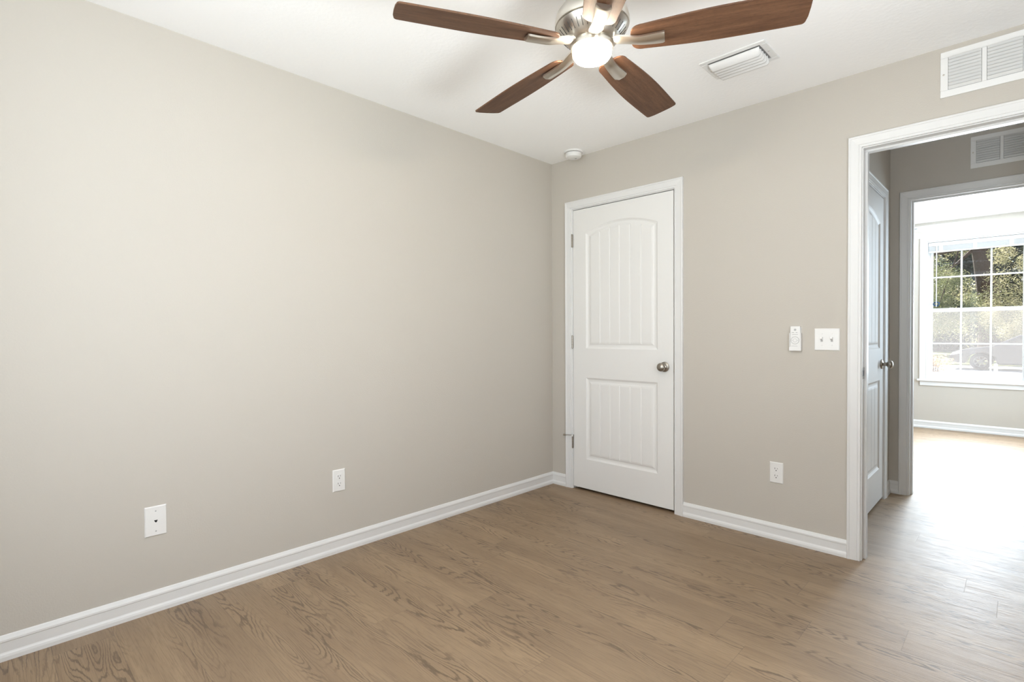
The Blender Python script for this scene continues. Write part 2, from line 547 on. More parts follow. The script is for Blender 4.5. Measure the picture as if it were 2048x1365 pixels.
def door_trim(name, T, D, depth, label, stop_at, both=True):
    """jamb lining with stops, casing on the near side and, if both, on the far side"""
    u0, u1, v1 = D
    root = empty(name, T @ Vector(((u0 + u1) / 2, 0, 0)))
    struct(root, label, 'door trim')
    inv = Matrix.Translation(-root.location)
    TL = inv @ T
    b = mb('trim')
    casing(b, TL, u0 - CR, u1 + CR, v1 + CR)
    b.build('casing', root)
    if both:
        b = mb('trim')
        T2 = TL @ Matrix.Translation((0, 0, -depth)) @ Matrix.Scale(-1, 4, (0, 0, 1))
        casing(b, T2, u0 - CR, u1 + CR, v1 + CR)
        b.build('casing', root)
    b = mb('trim')
    b.box(u0 - JT, u0, 0, v1, -depth, 0, TL)
    b.box(u1, u1 + JT, 0, v1, -depth, 0, TL)
    b.box(u0 - JT, u1 + JT, v1, v1 + JT, -depth, 0, TL)
    a, c = stop_at
    b.box(u0, u0 + 0.011, 0, v1 - 0.011, a, c, TL)
    b.box(u1 - 0.011, u1, 0, v1 - 0.011, a, c, TL)
    b.box(u0, u1, v1 - 0.011, v1, a, c, TL)
    b.build('jamb', root, bevel=0.0012)
    return root, TL

trim1, _ = door_trim('trim_1', T_BACK, D1, 0.115, 'white casing around the closed panelled door', (-0.075, -0.040))
trim2, TL2 = door_trim('trim_2', T_BACK, D2, 0.115, 'white casing around the open doorway to the hall', (-0.078, -0.040))
trim3, _ = door_trim('trim_3', T_HALL_L, D3, 0.115, 'white casing around the hall door seen through the doorway', (-0.075, -0.040))
trim4, _ = door_trim('trim_4', T_HALL_B, D4, 0.115, 'white casing around the far doorway beyond the hall', (-0.078, -0.040))

# strike plate on the left jamb of the doorway
M['strike'] = plain('dull_strike_metal', (0.30, 0.28, 0.26), 0.5, metal=0.7)
b = mb('strike')
b.box(D2[0], D2[0] + 0.0015, 0.915, 0.972, -0.036, -0.006, TL2)
b.prism([(0.0, 0.925), (0.011, 0.931), (0.011, 0.956), (0.0, 0.962)], 0, 0.0015,
        TL2 @ Matrix.Translation((D2[0], 0, -0.006)) @ Matrix(((0, 0, 1, 0), (0, 1, 0, 0), (1, 0, 0, 0), (0, 0, 0, 1))))
sp_ = b.build('strike_plate', trim2)
b = mb('dark'); b.box(D2[0], D2[0] + 0.002, 0.930, 0.957, -0.030, -0.016, TL2)
b.build('latch_hole', sp_)
sp_['label'] = 'satin nickel strike plate'

# ------------------------------------------------------------------ panelled doors
def door_leaf(b, x0, x1, z0, z1, thick):
    """front face at y=0 looking towards -y, in local coordinates"""
    px0, px1 = x0 + 0.113, x1 - 0.112
    lo0, lo1 = 0.233, 0.828
    up0, up1, rise = 1.040, 1.872, 0.060
    ML = 0.046                                      # width of the moulding round a panel
    F = [0.158, 0.328, 0.493, 0.665, 0.842]           # grooves as shares of the field width
    fw = (px1 - px0) - 2 * ML
    g = 0.0042 / fw
    us = [0.0]
    for f in F: us += [f - g, f, f + g]
    us += [1.0]
    ext = []
    for a, c in zip(us, us[1:]):
        ext.append(a)
        if c - a > 0.06: ext += [a + (c - a) / 3, a + 2 * (c - a) / 3]
    us = ext + [1.0]
    n = len(us)
    def outline(kind, d, lvl):
        xa, xb = px0 + d, px1 - d
        if kind == 'up':
            w = (px1 - px0) / 2
            Rr = (w * w + rise * rise) / (2 * rise)
            cz = up1 + rise - Rr; cx = (px0 + px1) / 2
            top = [(xa + (xb - xa) * u, cz + sqrt((Rr - d) ** 2 - (xa + (xb - xa) * u - cx) ** 2)) for u in us]
            bot = up0 + d
        else:
            top = [(xa + (xb - xa) * u, lo1 - d) for u in us]
            bot = lo0 + d
        return [(x, lvl, bot) for x, _ in top], [(x, lvl, z) for x, z in top]
    rings = [(0.0, 0.0), (0.004, 0.0035), (0.013, 0.0085), (0.020, 0.0095), (0.028, 0.0090), (0.036, 0.0050), (ML, 0.0030)]
    for kind in ('lo', 'up'):
        prev = None
        for d, lvl in rings:
            bot, top = outline(kind, d, lvl)
            if d == ML:
                for i, u in enumerate(us):
                    if any(abs(u - f) < 1e-9 for f in F):
                        bot[i] = (bot[i][0], 0.0072, bot[i][2]); top[i] = (top[i][0], 0.0072, top[i][2])
            if prev:
                pb, pt = prev
                vs = pb + bot + pt + top
                fs = [(i, i + 1, n + i + 1, n + i) for i in range(n - 1)]
                fs += [(2 * n + i, 3 * n + i, 3 * n + i + 1, 2 * n + i + 1) for i in range(n - 1)]
                fs += [(0, n, 3 * n, 2 * n), (n - 1, 3 * n - 1, 4 * n - 1, 2 * n - 1)]
                b.add(vs, fs)
            prev = (bot, top)
        bot, top = prev
        b.add(bot + top, [(i, i + 1, n + i + 1, n + i) for i in range(n - 1)])
    # flat stiles and rails of the face
    b.add([(x0, 0, z0), (px0, 0, z0), (px0, 0, z1), (x0, 0, z1)], [(0, 1, 2, 3)])
    b.add([(px1, 0, z0), (x1, 0, z0), (x1, 0, z1), (px1, 0, z1)], [(0, 1, 2, 3)])
    b.add([(px0, 0, z0), (px1, 0, z0), (px1, 0, lo0), (px0, 0, lo0)], [(0, 1, 2, 3)])
    b.add([(px0, 0, lo1), (px1, 0, lo1), (px1, 0, up0), (px0, 0, up0)], [(0, 1, 2, 3)])
    bot, top = outline('up', 0, 0)
    vs = top + [(x, 0, z1) for x, _, _ in top]
    b.add(vs, [(i, i + 1, n + i + 1, n + i) for i in range(n - 1)])
    # edges and back
    t = thick
    b.add([(x0, 0, z0), (x1, 0, z0), (x1, 0, z1), (x0, 0, z1), (x0, t, z0), (x1, t, z0), (x1, t, z1), (x0, t, z1)],
          [(0, 4, 5, 1), (1, 5, 6, 2), (2, 6, 7, 3), (3, 7, 4, 0), (4, 7, 6, 5)])

KNOB = [(0.0, 0.0), (0.031, 0.0), (0.0325, 0.003), (0.031, 0.007), (0.024, 0.011), (0.016, 0.0125), (0.0125, 0.015), (0.0115, 0.026),
        (0.0135, 0.032), (0.020, 0.036), (0.0255, 0.042), (0.0275, 0.049), (0.0265, 0.056), (0.0225, 0.062), (0.014, 0.0665), (0.006, 0.068), (0.0, 0.0682)]

def panel_door(name, loc, rotz, width, label, hinge_left, knob_mat, hinges=True):
    root = empty(name, loc, (0, 0, rotz))
    struct(root, label, 'door')
    b = mb('door')
    door_leaf(b, 0.0035, width - 0.0050, 0.019, 2.0525, 0.035)
    o = b.build('door_slab', root)
    kx = width - 0.066 if hinge_left else 0.066
    # knob: rose and ball, axis towards -y
    T = Matrix.Translation((kx, 0, 0.932)) @ Matrix.Rotation(radians(90), 4, 'X')
    k = mb(knob_mat); k.lathe(KNOB[:6] + [(0.0, 0.0127)], 40, T, close=False)
    ro = k.build('rosette', root, smooth=True)
    k = mb(knob_mat); k.lathe([(0.0, 0.0120)] + KNOB[5:], 40, T, close=False)
    kn = k.build('door_knob', root, smooth=True)
    kn['label'] = 'round satin nickel knob'
    # latch edge plate
    ex = width if hinge_left else 0.0
    s = 1 if hinge_left else -1
    k = mb('dark_nickel'); k.box(min(ex - 0.0036 * s, ex), max(ex - 0.0036 * s, ex), -0.001, 0.010, 0.902, 0.962)
    k.build('latch_plate', root)
    if hinges:
        hx = 0.0 if hinge_left else width
        for hz in (0.346, 1.086, 1.832):
            h = mb('dark_nickel')
            for q in range(5):
                za = hz - 0.0445 + q * 0.0178
                h.lathe([(0.0062, za + 0.0004), (0.0062, za + 0.0174)], 14, Matrix.Translation((hx - 0.002 * s, -0.0065, 0)))
            h.lathe([(0.0045, hz - 0.048), (0.0068, hz - 0.0445)], 14, Matrix.Translation((hx - 0.002 * s, -0.0065, 0)))
            h.lathe([(0.0068, hz + 0.0445), (0.0045, hz + 0.049)], 14, Matrix.Translation((hx - 0.002 * s, -0.0065, 0)))
            h.box(hx - 0.0075, hx + 0.0035, -0.0022, 0.004, hz - 0.0445, hz + 0.0445)
            ho = h.build('hinge', root, smooth=True)
            if hz < 0.5:
                # hinge-pin door stop: an arm with a bumper reaching over the casing
                d = mb('dark_nickel')
                zt = hz + 0.050
                px, py = hx - 0.002 * s, -0.0065
                d.lathe([(0.0085, zt - 0.003), (0.0085, zt + 0.003)], 16, Matrix.Translation((px, py, 0)))
                d.tube([(px, py, zt), (px - 0.030, py - 0.020, zt), (px - 0.052, py - 0.026, zt - 0.001)], [0.0035, 0.003, 0.003], 10)
                d.tube([(px - 0.050, py - 0.026, zt - 0.001), (px - 0.064, py - 0.029, zt - 0.001)], [0.0062, 0.0072], 14)
                d.tube([(px, py, zt), (px + 0.014, py - 0.022, zt + 0.001)], [0.0035, 0.0035], 10)
                ds = d.build('door_stop', ho, smooth=True)
                w = mb('plastic')
                w.tube([(px + 0.014, py - 0.022, zt + 0.001), (px + 0.020, py - 0.032, zt + 0.001)], [0.0065, 0.0065], 14)
                w.build('bumper', ho, smooth=True)
                ds['label'] = 'hinge-pin door stop with an arm over the casing'
    return root

panel_door('door_1', (D1[0], 0.001, 0), 0, D1[1] - D1[0], 'closed white two-panel arched door beside the room corner', True, 'dark_nickel')
# the hall door: local x runs along -y so that its face looks to +x ; knob near the far end
panel_door('door_2', (1.9 - 0.001, D3[0], 0), radians(90), D3[1] - D3[0], 'white arched-panel hall door seen edge-on through the doorway', True, 'dark_nickel', hinges=False)

# ------------------------------------------------------------------ ceiling fan
def rounded_blade(r0, r1, w0, wm, w1, thick, crook=0.0):
    """outline along +x with rounded root and softened tip"""
    pts = []
    n = 24
    for i in range(n + 1):                       # rounded root
        a = pi / 2 + pi * i / n
        ca, sa = cos(a), sin(a)
        pts.append((r0 + 0.042 + 0.042 * (abs(ca) ** 0.75) * (1 if ca > 0 else -1), (w0 / 2) * (abs(sa) ** 0.6) * (1 if sa > 0 else -1)))
    def half(x):
        t = (x - r0 - 0.042) / (r1 - r0 - 0.042)
        if t < 0.55: return (w0 + (wm - w0) * sin(t / 0.55 * pi / 2)) / 2
        return (wm + (w1 - wm) * ((t - 0.55) / 0.45) ** 1.5) / 2
    xs = [r0 + 0.042 + (r1 - 0.016 - r0 - 0.042) * k / 14 for k in range(1, 15)]
    lower = [(x, -half(x)) for x in xs]
    tip = []
    hw = half(r1 - 0.016)
    for k in range(1, 5):
        a = -pi / 2 + (pi / 2) * k / 5
        tip.append((r1 - 0.016 + 0.012 * cos(a), -hw + 0.014 + 0.014 * sin(a)))
    tip += [(r1 - 0.001, -hw * 0.55), (r1, 0.0), (r1 - 0.001, hw * 0.55)]
    for k in range(1, 5):
        a = (pi / 2) * k / 5
        tip.append((r1 - 0.016 + 0.012 * cos(a), hw - 0.014 + 0.014 * sin(a)))
    upper = [(x, half(x)) for x in reversed(xs)]
    return pts + lower + tip + upper

def ceiling_fan(name, loc, z_blade, theta, label, blade_material, metal, light, R=0.64, pitch=-11.5):
    """loc: point on the ceiling; all parts hang below it"""
    root = empty(name, loc)
    tag(root, label, 'ceiling fan')
    zb = z_blade - loc[2]
    b = mb(metal)
    b.lathe([(0.0, 0.0), (0.072, 0.0), (0.074, -0.010), (0.070, -0.030), (0.055, -0.050), (0.030, -0.060), (0.0, -0.062)], 48, close=False)
    b.build('canopy', root, smooth=True)
    b = mb(metal)
    b.lathe([(0.0, -0.056), (0.0135, -0.056), (0.0135, zb + 0.150), (0.0, zb + 0.150)], 24, close=False)
    b.build('downrod', root, smooth=True)
    b = mb(metal)
    prof = [(0.0, 0.185), (0.024, 0.185), (0.027, 0.176), (0.030, 0.160), (0.050, 0.150), (0.078, 0.138), (0.100, 0.120), (0.115, 0.098),
            (0.121, 0.078), (0.122, 0.066), (0.1205, 0.060), (0.1160, 0.0585), (0.1160, 0.0565), (0.1185, 0.0555), (0.1150, 0.048),
            (0.100, 0.030), (0.084, 0.014), (0.076, 0.006), (0.070, 0.004), (0.0, 0.004)]
    b.lathe([(r, zb + z) for r, z in prof], 64, close=False)
    # narrow dark boxes standing in for shaded vent slits down the lower cone
    b.mat(M['gap_shade'])
    for k in range(40):
        a = 2 * pi * k / 40
        T = Matrix.Rotation(a, 4, 'Z') @ Matrix.Translation((0.0995, 0, zb + 0.0305)) @ Matrix.Rotation(radians(-49), 4, 'Y')
        b.box(-0.0145, 0.0145, -0.0009, 0.0009, -0.0012, 0.0012, T)
    b.mat(M['gap_shade'])
    b.lathe([(0.1163, zb + 0.0583), (0.1163, zb + 0.0567)], 64, close=False)
    b.build('motor_housing', root, smooth=True)
    for k in range(5):
        a = theta - k * radians(72)
        Rz = Matrix.Rotation(a, 4, 'Z')
        # blade iron: a bar with sloping flanks running out under the blade root
        b = mb(metal)
        secs = [(0.055, 0.040, 0.006, 0.0), (0.085, 0.046, 0.000, 0.0), (0.115, 0.040, -0.006, 0.25), (0.150, 0.040, -0.014, 0.6), (0.190, 0.044, -0.016, 1.0), (0.224, 0.047, -0.0165, 1.0), (0.230, 0.043, -0.0155, 1.0)]
        fine = []
        for i in range(len(secs) - 2):
            p0, p1, p2, p3 = secs[max(i - 1, 0)], secs[i], secs[i + 1], secs[min(i + 2, len(secs) - 2)]
            for q in range(5):
                t = q / 5
                fine.append(tuple(0.5 * (2 * b1 + (c1 - a1) * t + (2 * a1 - 5 * b1 + 4 * c1 - d1) * t * t + (3 * b1 - a1 - 3 * c1 + d1) * t ** 3) for a1, b1, c1, d1 in zip(p0, p1, p2, p3)))
        fine += [secs[-2], secs[-1]]
        rings = []
        for r, w, dz, tw in fine:
            Tp = Rz @ Matrix.Translation((r, 0, zb + dz)) @ Matrix.Rotation(radians(pitch * tw), 4, 'X')
            pr = [(-w / 2, 0.008), (-w / 2, 0.002), (-w * 0.24, -0.005), (w * 0.24, -0.005), (w / 2, 0.002), (w / 2, 0.008)]
            rings.append([Tp @ Vector((0, y, z)) for y, z in pr])
        vs = [v for rg in rings for v in rg]
        fs = [(i * 6 + q, i * 6 + (q + 1) % 6, (i + 1) * 6 + (q + 1) % 6, (i + 1) * 6 + q) for i in range(len(rings) - 1) for q in range(6)]
        fs += [tuple(range(5, -1, -1)), tuple((len(rings) - 1) * 6 + q for q in range(6))]
        b.add(vs, fs)
        b.build('blade_iron', root, smooth=True)
        o = blade_mesh(blade_material, R).copy()
        COL.objects.link(o)
        o.parent = root
        o.matrix_local = Rz @ Matrix.Translation((0, 0, zb)) @ Matrix.Rotation(radians(pitch), 4, 'X')
    if light:
        b = mb(metal)
        b.lathe([(0.0, zb + 0.004), (0.068, zb + 0.004), (0.070, zb - 0.004), (0.069, zb - 0.012), (0.064, zb - 0.014), (0.0, zb - 0.014)], 48, close=False)
        b.build('light_fitter', root, smooth=True)
        b = mb('lamp_glass')
        zc = zb - 0.013
        b.lathe([(0.0, zc), (0.061, zc), (0.064, zc - 0.010), (0.063, zc - 0.020), (0.056, zc - 0.031), (0.042, zc - 0.038), (0.020, zc - 0.042), (0.0, zc - 0.0425)], 48, close=False)
        o = b.build('light_bowl', root, smooth=True)
        o['label'] = 'glowing frosted glass bowl'
    else:
        b = mb(metal)
        b.lathe([(0.0, zb + 0.004), (0.070, zb + 0.004), (0.062, zb - 0.03), (0.03, zb - 0.05), (0.0, zb - 0.052)], 48, close=False)
        b.build('switch_housing', root, smooth=True)
    return root

_blades = {}
def blade_mesh(material, R):
    key = (material, R)
    if key not in _blades:
        b = mb(material)
        b.prism(rounded_blade(0.125, R, 0.105, 0.135, 0.128, 0.006), -0.0028, 0.0028)
        o = b.build('fan_blade', None, bevel=0.0012)
        _blades[key] = o
    return _blades[key]

FAN = (1.5615, -1.658)
ceiling_fan('ceiling_fan', (FAN[0], FAN[1], H), 2.10, 4.22384, 'five-blade walnut and nickel ceiling fan with a lit glass bowl', 'walnut', 'nickel', True)
M['white_metal'] = plain('white_fan_metal', (0.82, 0.82, 0.81), 0.4)
ceiling_fan('ceiling_fan', (1.63, 3.20, H), 2.13, radians(2), 'white ceiling fan of the far room, one blade showing through the doorways', 'white_blade', 'white_metal', False, R=0.66)
for o in _blades.values():
    COL.objects.unlink(o)
    bpy.data.objects.remove(o)

# ------------------------------------------------------------------ smoke detector
root = empty('smoke_detector', (0.29, -0.105, H))
tag(root, 'small round white smoke detector on the ceiling by the corner', 'smoke detector')
b = mb('plastic'); b.lathe([(0.0, 0), (0.067, 0), (0.068, -0.004), (0.066, -0.010), (0.0, -0.010)], 48, close=False)
b.build('mounting_base', root, smooth=True)
b = mb('plastic'); b.lathe([(0.0, -0.010), (0.046, -0.010), (0.046, -0.0125), (0.056, -0.0135), (0.057, -0.030), (0.053, -0.040), (0.042, -0.046), (0.020, -0.0475), (0.0, -0.0475)], 48, close=False)
b.mat(M['gap_shade']); b.lathe([(0.0475, -0.0101), (0.0475, -0.0132)], 48, close=False)
b.build('sensor_cover', root, smooth=True)
b = mb('grey_print'); b.lathe([(0.0, -0.0474), (0.008, -0.0474), (0.008, -0.0485), (0.0, -0.0487)], 20, Matrix.Translation((0.012, 0.01, 0)), close=False)
b.build('test_button', root)

# ------------------------------------------------------------------ ceiling register
root = empty('ceiling_vent', (1.613, -0.548, H))
tag(root, 'white ceiling air register with curved louvers, near the walnut fan', 'air vent')
b = mb('register')
ox, oy, ix, iy = 0.150, 0.106, 0.119, 0.078
for (xa, xb, ya, yb) in ((-ox, ox, iy, oy), (-ox, ox, -oy, -iy), (-ox, -ix, -iy, iy), (ix, ox, -iy, iy)):
    b.box(xa, xb, ya, yb, -0.006, -0.0002)
b.build('frame', root, bevel=0.003)
b = mb('duct'); b.box(-ix, ix, -iy, iy, -0.0006, -0.0001)  # thin grey sheet painted as shade, the ceiling is not cut
b.build('duct_shade_sheet', root)
def louver(yc, drop):
    b = mb('register')
    prof = []
    for k in range(9):
        a = radians(8 + 68 * k / 8)
        prof.append((yc + 0.044 * (1 - cos(a)) - 0.004, -0.003 - drop * sin(a)))
    xs = [-0.116, -0.112, -0.104, 0.104, 0.112, 0.116]
    vs, n = [], len(prof)
    for i, x in enumerate(xs):
        for j, (y, z) in enumerate(prof):
            e = {0: 0.45, 1: 0.75, 2: 1.0, 3: 1.0, 4: 0.75, 5: 0.45}[i]
            vs.append((x, prof[0][0] + (y - prof[0][0]) * (0.6 + 0.4 * e), prof[0][1] + (z - prof[0][1]) * e))
    fs = [(i * n + j, i * n + j + 1, (i + 1) * n + j + 1, (i + 1) * n + j) for i in range(len(xs) - 1) for j in range(n - 1)]
    b.add(vs, fs)
    o = b.build('louver', root, smooth=True)
    md = o.modifiers.new('solid', 'SOLIDIFY'); md.thickness = 0.0012; md.offset = 0
    return o
for i, yc in enumerate((0.040, 0.010, -0.018, -0.044, -0.070)):
    louver(yc, 0.034)
for sx in (-0.133, 0.133):
    b = mb('nickel'); b.lathe([(0.0, -0.006), (0.004, -0.006), (0.003, -0.0075), (0.0, -0.008)], 14, Matrix.Translation((sx, 0, 0)), close=False)
    b.build('screw', root)

# ------------------------------------------------------------------ return-air grilles
def grille(T, u0, v0, label):
    root = empty('return_air_grille', T @ Vector((u0, v0, 0)))
    tag(root, label, 'air vent')
    TL = Matrix.Translation(-root.location) @ T @ Matrix.Translation((u0, v0, 0))
    bays, bw, mu, ed = 4, 0.113, 0.017, 0.028
    W, Hh = 2 * ed + bays * bw + (bays - 1) * mu, 0.205
    lo, hi = 0.031, 0.205 - 0.028
    b = mb('register')
    b.box(0, W, 0, lo, 0.0, 0.006, TL); b.box(0, W, hi, Hh, 0.0, 0.006, TL)
    x = 0.0
    for k in range(bays + 1):
        w = ed if k in (0, bays) else mu
        b.box(x, x + w, lo, hi, 0.0, 0.006, TL)
        x += w + bw
    b.build('frame', root, bevel=0.0022)
    b = mb('duct'); b.box(ed, W - ed, lo, hi, 0.0002, 0.0008, TL)  # grey backing sheet painted as shade, the wall is not cut
    b.build('duct_shade_sheet', root)
    n = 10
    x = ed
    for k in range(bays):
        b = mb('register')
        for j in range(n):
            z = lo + (j + 0.5) * (hi - lo) / n
            Tl = TL @ Matrix.Translation((x, z, 0.0070)) @ Matrix.Rotation(radians(58), 4, 'X')
            b.box(0.001, bw - 0.001, -0.0095, 0.0095, -0.0006, 0.0006, Tl)
        b.build('louver_bank', root)
        x += bw + mu
    for sx in (0.012, W - 0.012):
        b = mb('nickel'); b.lathe([(0.0, 0.006), (0.0038, 0.006), (0.003, 0.0075), (0.0, 0.008)], 14, TL @ Matrix.Translation((sx, Hh / 2, 0)), close=False)
        b.build('screw', root)
    return root
grille(T_BACK, 2.306, 2.212, 'white return-air grille on the room wall above the doorway')
grille(T_HALL_B, 2.330, 2.212, 'shaded white return-air grille on the hall wall above the far doorway')

# ------------------------------------------------------------------ wall plates
def plate_mesh(b, w, h, T, t=0.0055):
    e = 0.0035
    vs, rings = [], [(w / 2, h / 2, 0.0), (w / 2, h / 2, 0.002), (w / 2 - e, h / 2 - e, t)]
    for x, y, z in rings:
        vs += [T @ Vector(p) for p in ((-x, -y, z), (x, -y, z), (x, y, z), (-x, y, z))]
    fs = [(i * 4 + k, i * 4 + (k + 1) % 4, (i + 1) * 4 + (k + 1) % 4, (i + 1) * 4 + k) for i in range(2) for k in range(4)]
    fs += [(3, 2, 1, 0), (8, 9, 10, 11)]
    b.add(vs, fs)

def at(T, u, v):
    """root transform of a thing fixed to a wall: returns Empty and local frame"""
    return T @ Vector((u, v, 0)), T.to_3x3().to_4x4()

def screw(b, TL, x, y, z, r=0.003):
    b.lathe([(0.0, z), (r, z), (r * 0.8, z + 0.001), (0.0, z + 0.0012)], 14, TL @ Matrix.Translation((x, y, 0)), close=False)

def outlet(T, u, v, label, group):
    loc, TL = at(T, u, v)
    root = empty('power_outlet', loc)
    tag(root, label, 'outlet', group)
    b = mb('plastic'); plate_mesh(b, 0.070, 0.115, TL); b.build('cover_plate', root)
    for dz in (0.0195, -0.0195):
        b = mb('plastic')
        pts = []
        for k in range(24):
            a = 2 * pi * k / 24
            pts.append((0.0168 * cos(a), max(-0.0125, min(0.0125, 0.0168 * sin(a))) + dz))
        b.prism(pts, 0.004, 0.0072, TL)
        b.mat(M['dark'])
        b.box(-0.0078, -0.0056, dz + 0.0000, dz + 0.0085, 0.0070, 0.0074, TL)
        b.box(0.0056, 0.0074, dz + 0.0008, dz + 0.0078, 0.0070, 0.0074, TL)
        b.lathe([(0.0, 0.0070), (0.0027, 0.0070), (0.0027, 0.0074), (0.0, 0.0074)], 14, TL @ Matrix.Translation((0, dz - 0.0072, 0)), close=False)
        b.build('receptacle', root)
    b = mb('plastic'); screw(b, TL, 0, 0, 0.0055); b.build('screw', root)
    return root
outlet(T_LEFT, -1.759, 0.380, 'white duplex outlet low on the long left wall', 'duplex outlets')
outlet(T_BACK, 1.611, 0.373, 'white duplex outlet low between the closed door and the doorway', 'duplex outlets')

loc, TL = at(T_LEFT, -2.576, 0.378)
root = empty('phone_jack', loc)
tag(root, 'white wall plate with one phone jack, left of the outlet', 'phone jack')
b = mb('plastic'); plate_mesh(b, 0.078, 0.124, TL); b.build('cover_plate', root)
b = mb('plastic'); b.lathe([(0.0, 0.0050), (0.0105, 0.0050), (0.0105, 0.0064), (0.0, 0.0064)], 24, TL, close=False)
b.mat(M['dark']); b.prism([(-0.0062, 0.0045), (0.0062, 0.0045), (0.0050, 0.0), (0.0018, -0.0055), (-0.0018, -0.0055), (-0.0050, 0.0)], 0.0063, 0.0068, TL)
b.build('jack_socket', root)
for dz in (0.042, -0.042):
    b = mb('grey_print'); screw(b, TL, 0, dz, 0.0055); b.build('screw', root)

loc, TL = at(T_BACK, 1.855, 1.112)
root = empty('light_switch', loc)
tag(root, 'white two-gang toggle switch plate beside the doorway casing', 'light switch')
b = mb('plastic'); plate_mesh(b, 0.116, 0.115, TL); b.build('cover_plate', root)
for sx, s in ((-0.023, 1), (0.023, 1)):
    b = mb('grey_print'); b.box(sx - 0.0052, sx + 0.0052, -0.012, 0.012, 0.0053, 0.0058, TL)
    b.mat(M['plastic'])
    Tt = TL @ Matrix.Translation((sx, 0.001, 0.004)) @ Matrix.Rotation(radians(-26 * s), 4, 'X')
    b.box(-0.0044, 0.0044, -0.0055, 0.0055, 0.0, 0.017, Tt)
    b.build('toggle', root, bevel=0.001)
    for dz in (0.030, -0.030):
        b = mb('plastic'); screw(b, TL, sx, dz, 0.0055); b.build('screw', root)

# fan remote in its wall cradle
loc, TL = at(T_BACK, 1.708, 1.117)
root = empty('remote_cradle', loc)
tag(root, 'white wall cradle holding the fan remote beside the light switch', 'remote holder')
b = mb('plastic')
b.box(-0.027, 0.027, -0.062, 0.060, 0.0, 0.004, TL)
b.box(-0.029, -0.0255, -0.064, 0.030, 0.0, 0.021, TL)
b.box(0.0255, 0.029, -0.064, 0.030, 0.0, 0.021, TL)
b.box(-0.029, 0.029, -0.066, -0.062, 0.0, 0.021, TL)
b.box(-0.029, 0.029, -0.066, -0.045, 0.0195, 0.0215, TL)
b.build('holder_shell', root, bevel=0.001)
root = empty('fan_remote', loc)
tag(root, 'slim white fan remote with round button pad in its wall cradle', 'remote control')
b = mb('plastic'); b.box(-0.0248, 0.0248, -0.0615, 0.066, 0.0042, 0.0185, TL)
b.build('remote_body', root, bevel=0.003)
b = mb('plastic'); b.lathe([(0.0, 0.018), (0.019, 0.018), (0.018, 0.0198), (0.0, 0.0200)], 32, TL @ Matrix.Translation((0, -0.010, 0)), close=False)
b.mat(M['grey_print'])
b.lathe([(0.0186, 0.0187), (0.0206, 0.0187)], 32, TL @ Matrix.Translation((0, -0.010, 0)), close=False)
b.lathe([(0.0085, 0.0202), (0.0097, 0.0202)], 28, TL @ Matrix.Translation((0, -0.010, 0)), close=False)
for dx in (-0.0135, 0.0135): b.box(dx - 0.0025, dx + 0.0025, -0.0108, -0.0092, 0.0199, 0.0203, TL)
b.build('button_pad', root)
b = mb('grey_print')
b.lathe([(0.0, 0.0184), (0.006, 0.0184), (0.0055, 0.0196), (0.0, 0.0198)], 24, TL @ Matrix.Translation((0, 0.047, 0)), close=False)
b.build('light_button', root)
b = mb('grey_print'); b.box(-0.014, 0.014, 0.0205, 0.0225, 0.0183, 0.0188, TL)
b.build('fan_button', root)
for xa, xb, ya, yb in ((-0.016, -0.004, 0.0305, 0.0335), (0.003, 0.012, 0.0305, 0.0335), (-0.019, 0.012, -0.041, -0.0395)):
    b = mb('grey_print'); b.box(xa, xb, ya, yb, 0.0183, 0.0188, TL)
    b.build('printed_mark', root)

# ------------------------------------------------------------------ far window
WU0, WU1, WV0, WV1 = WIN
root = empty('window_1', (0, 4.82, 0))
struct(root, 'double-hung far window with white grids, trees and a car outside', 'window')
TW = T_FAR.copy(); TW.translation = Vector((0, 0, 0))
b = mb('trim')
WPROF = [(s, h) for s, h in CAS_PROF]
casing(b, TW, WU0 - 0.004, WU1 + 0.004, WV1 + 0.004, WPROF, v0=WV0)
b.build('window_casing', root)
b = mb('trim')       # wooden return lining the opening
b.box(WU0, WU0 + 0.012, WV0 + 0.001, WV1 - 0.012, -0.085, 0.0, TW); b.box(WU1 - 0.012, WU1, WV0 + 0.001, WV1 - 0.012, -0.085, 0.0, TW)
b.box(WU0, WU1, WV1 - 0.012, WV1, -0.085, 0.0, TW)
b.box(WU0, WU1, WV0 - 0.0002, WV0 + 0.001, -0.085, 0.0, TW)
b.build('window_jamb', root)
b = mb('trim')       # stool and apron
b.box(WU0 - CW - 0.026, WU1 + CW + 0.026, WV0 - 0.024, WV0, 0.0, 0.034, TW)
b.build('window_stool', root, bevel=0.005, seg=3)
b = mb('trim')
b.box(WU0 - CW, WU1 + CW, WV0 - 0.078, WV0 - 0.024, 0.0, 0.012, TW)
b.build('window_apron', root, bevel=0.003)
b = mb('vinyl')      # vinyl outer frame
fo = 0.022
b.box(WU0, WU0 + fo, WV0 + fo, WV1 - fo, -0.15, -0.085, TW); b.box(WU1 - fo, WU1, WV0 + fo, WV1 - fo, -0.15, -0.085, TW)
b.box(WU0, WU1, WV1 - fo, WV1, -0.15, -0.085, TW); b.box(WU0, WU1, WV0, WV0 + fo, -0.15, -0.085, TW)
b.build('window_frame', root, bevel=0.002)
S0, S1 = WU0 + fo, WU1 - fo
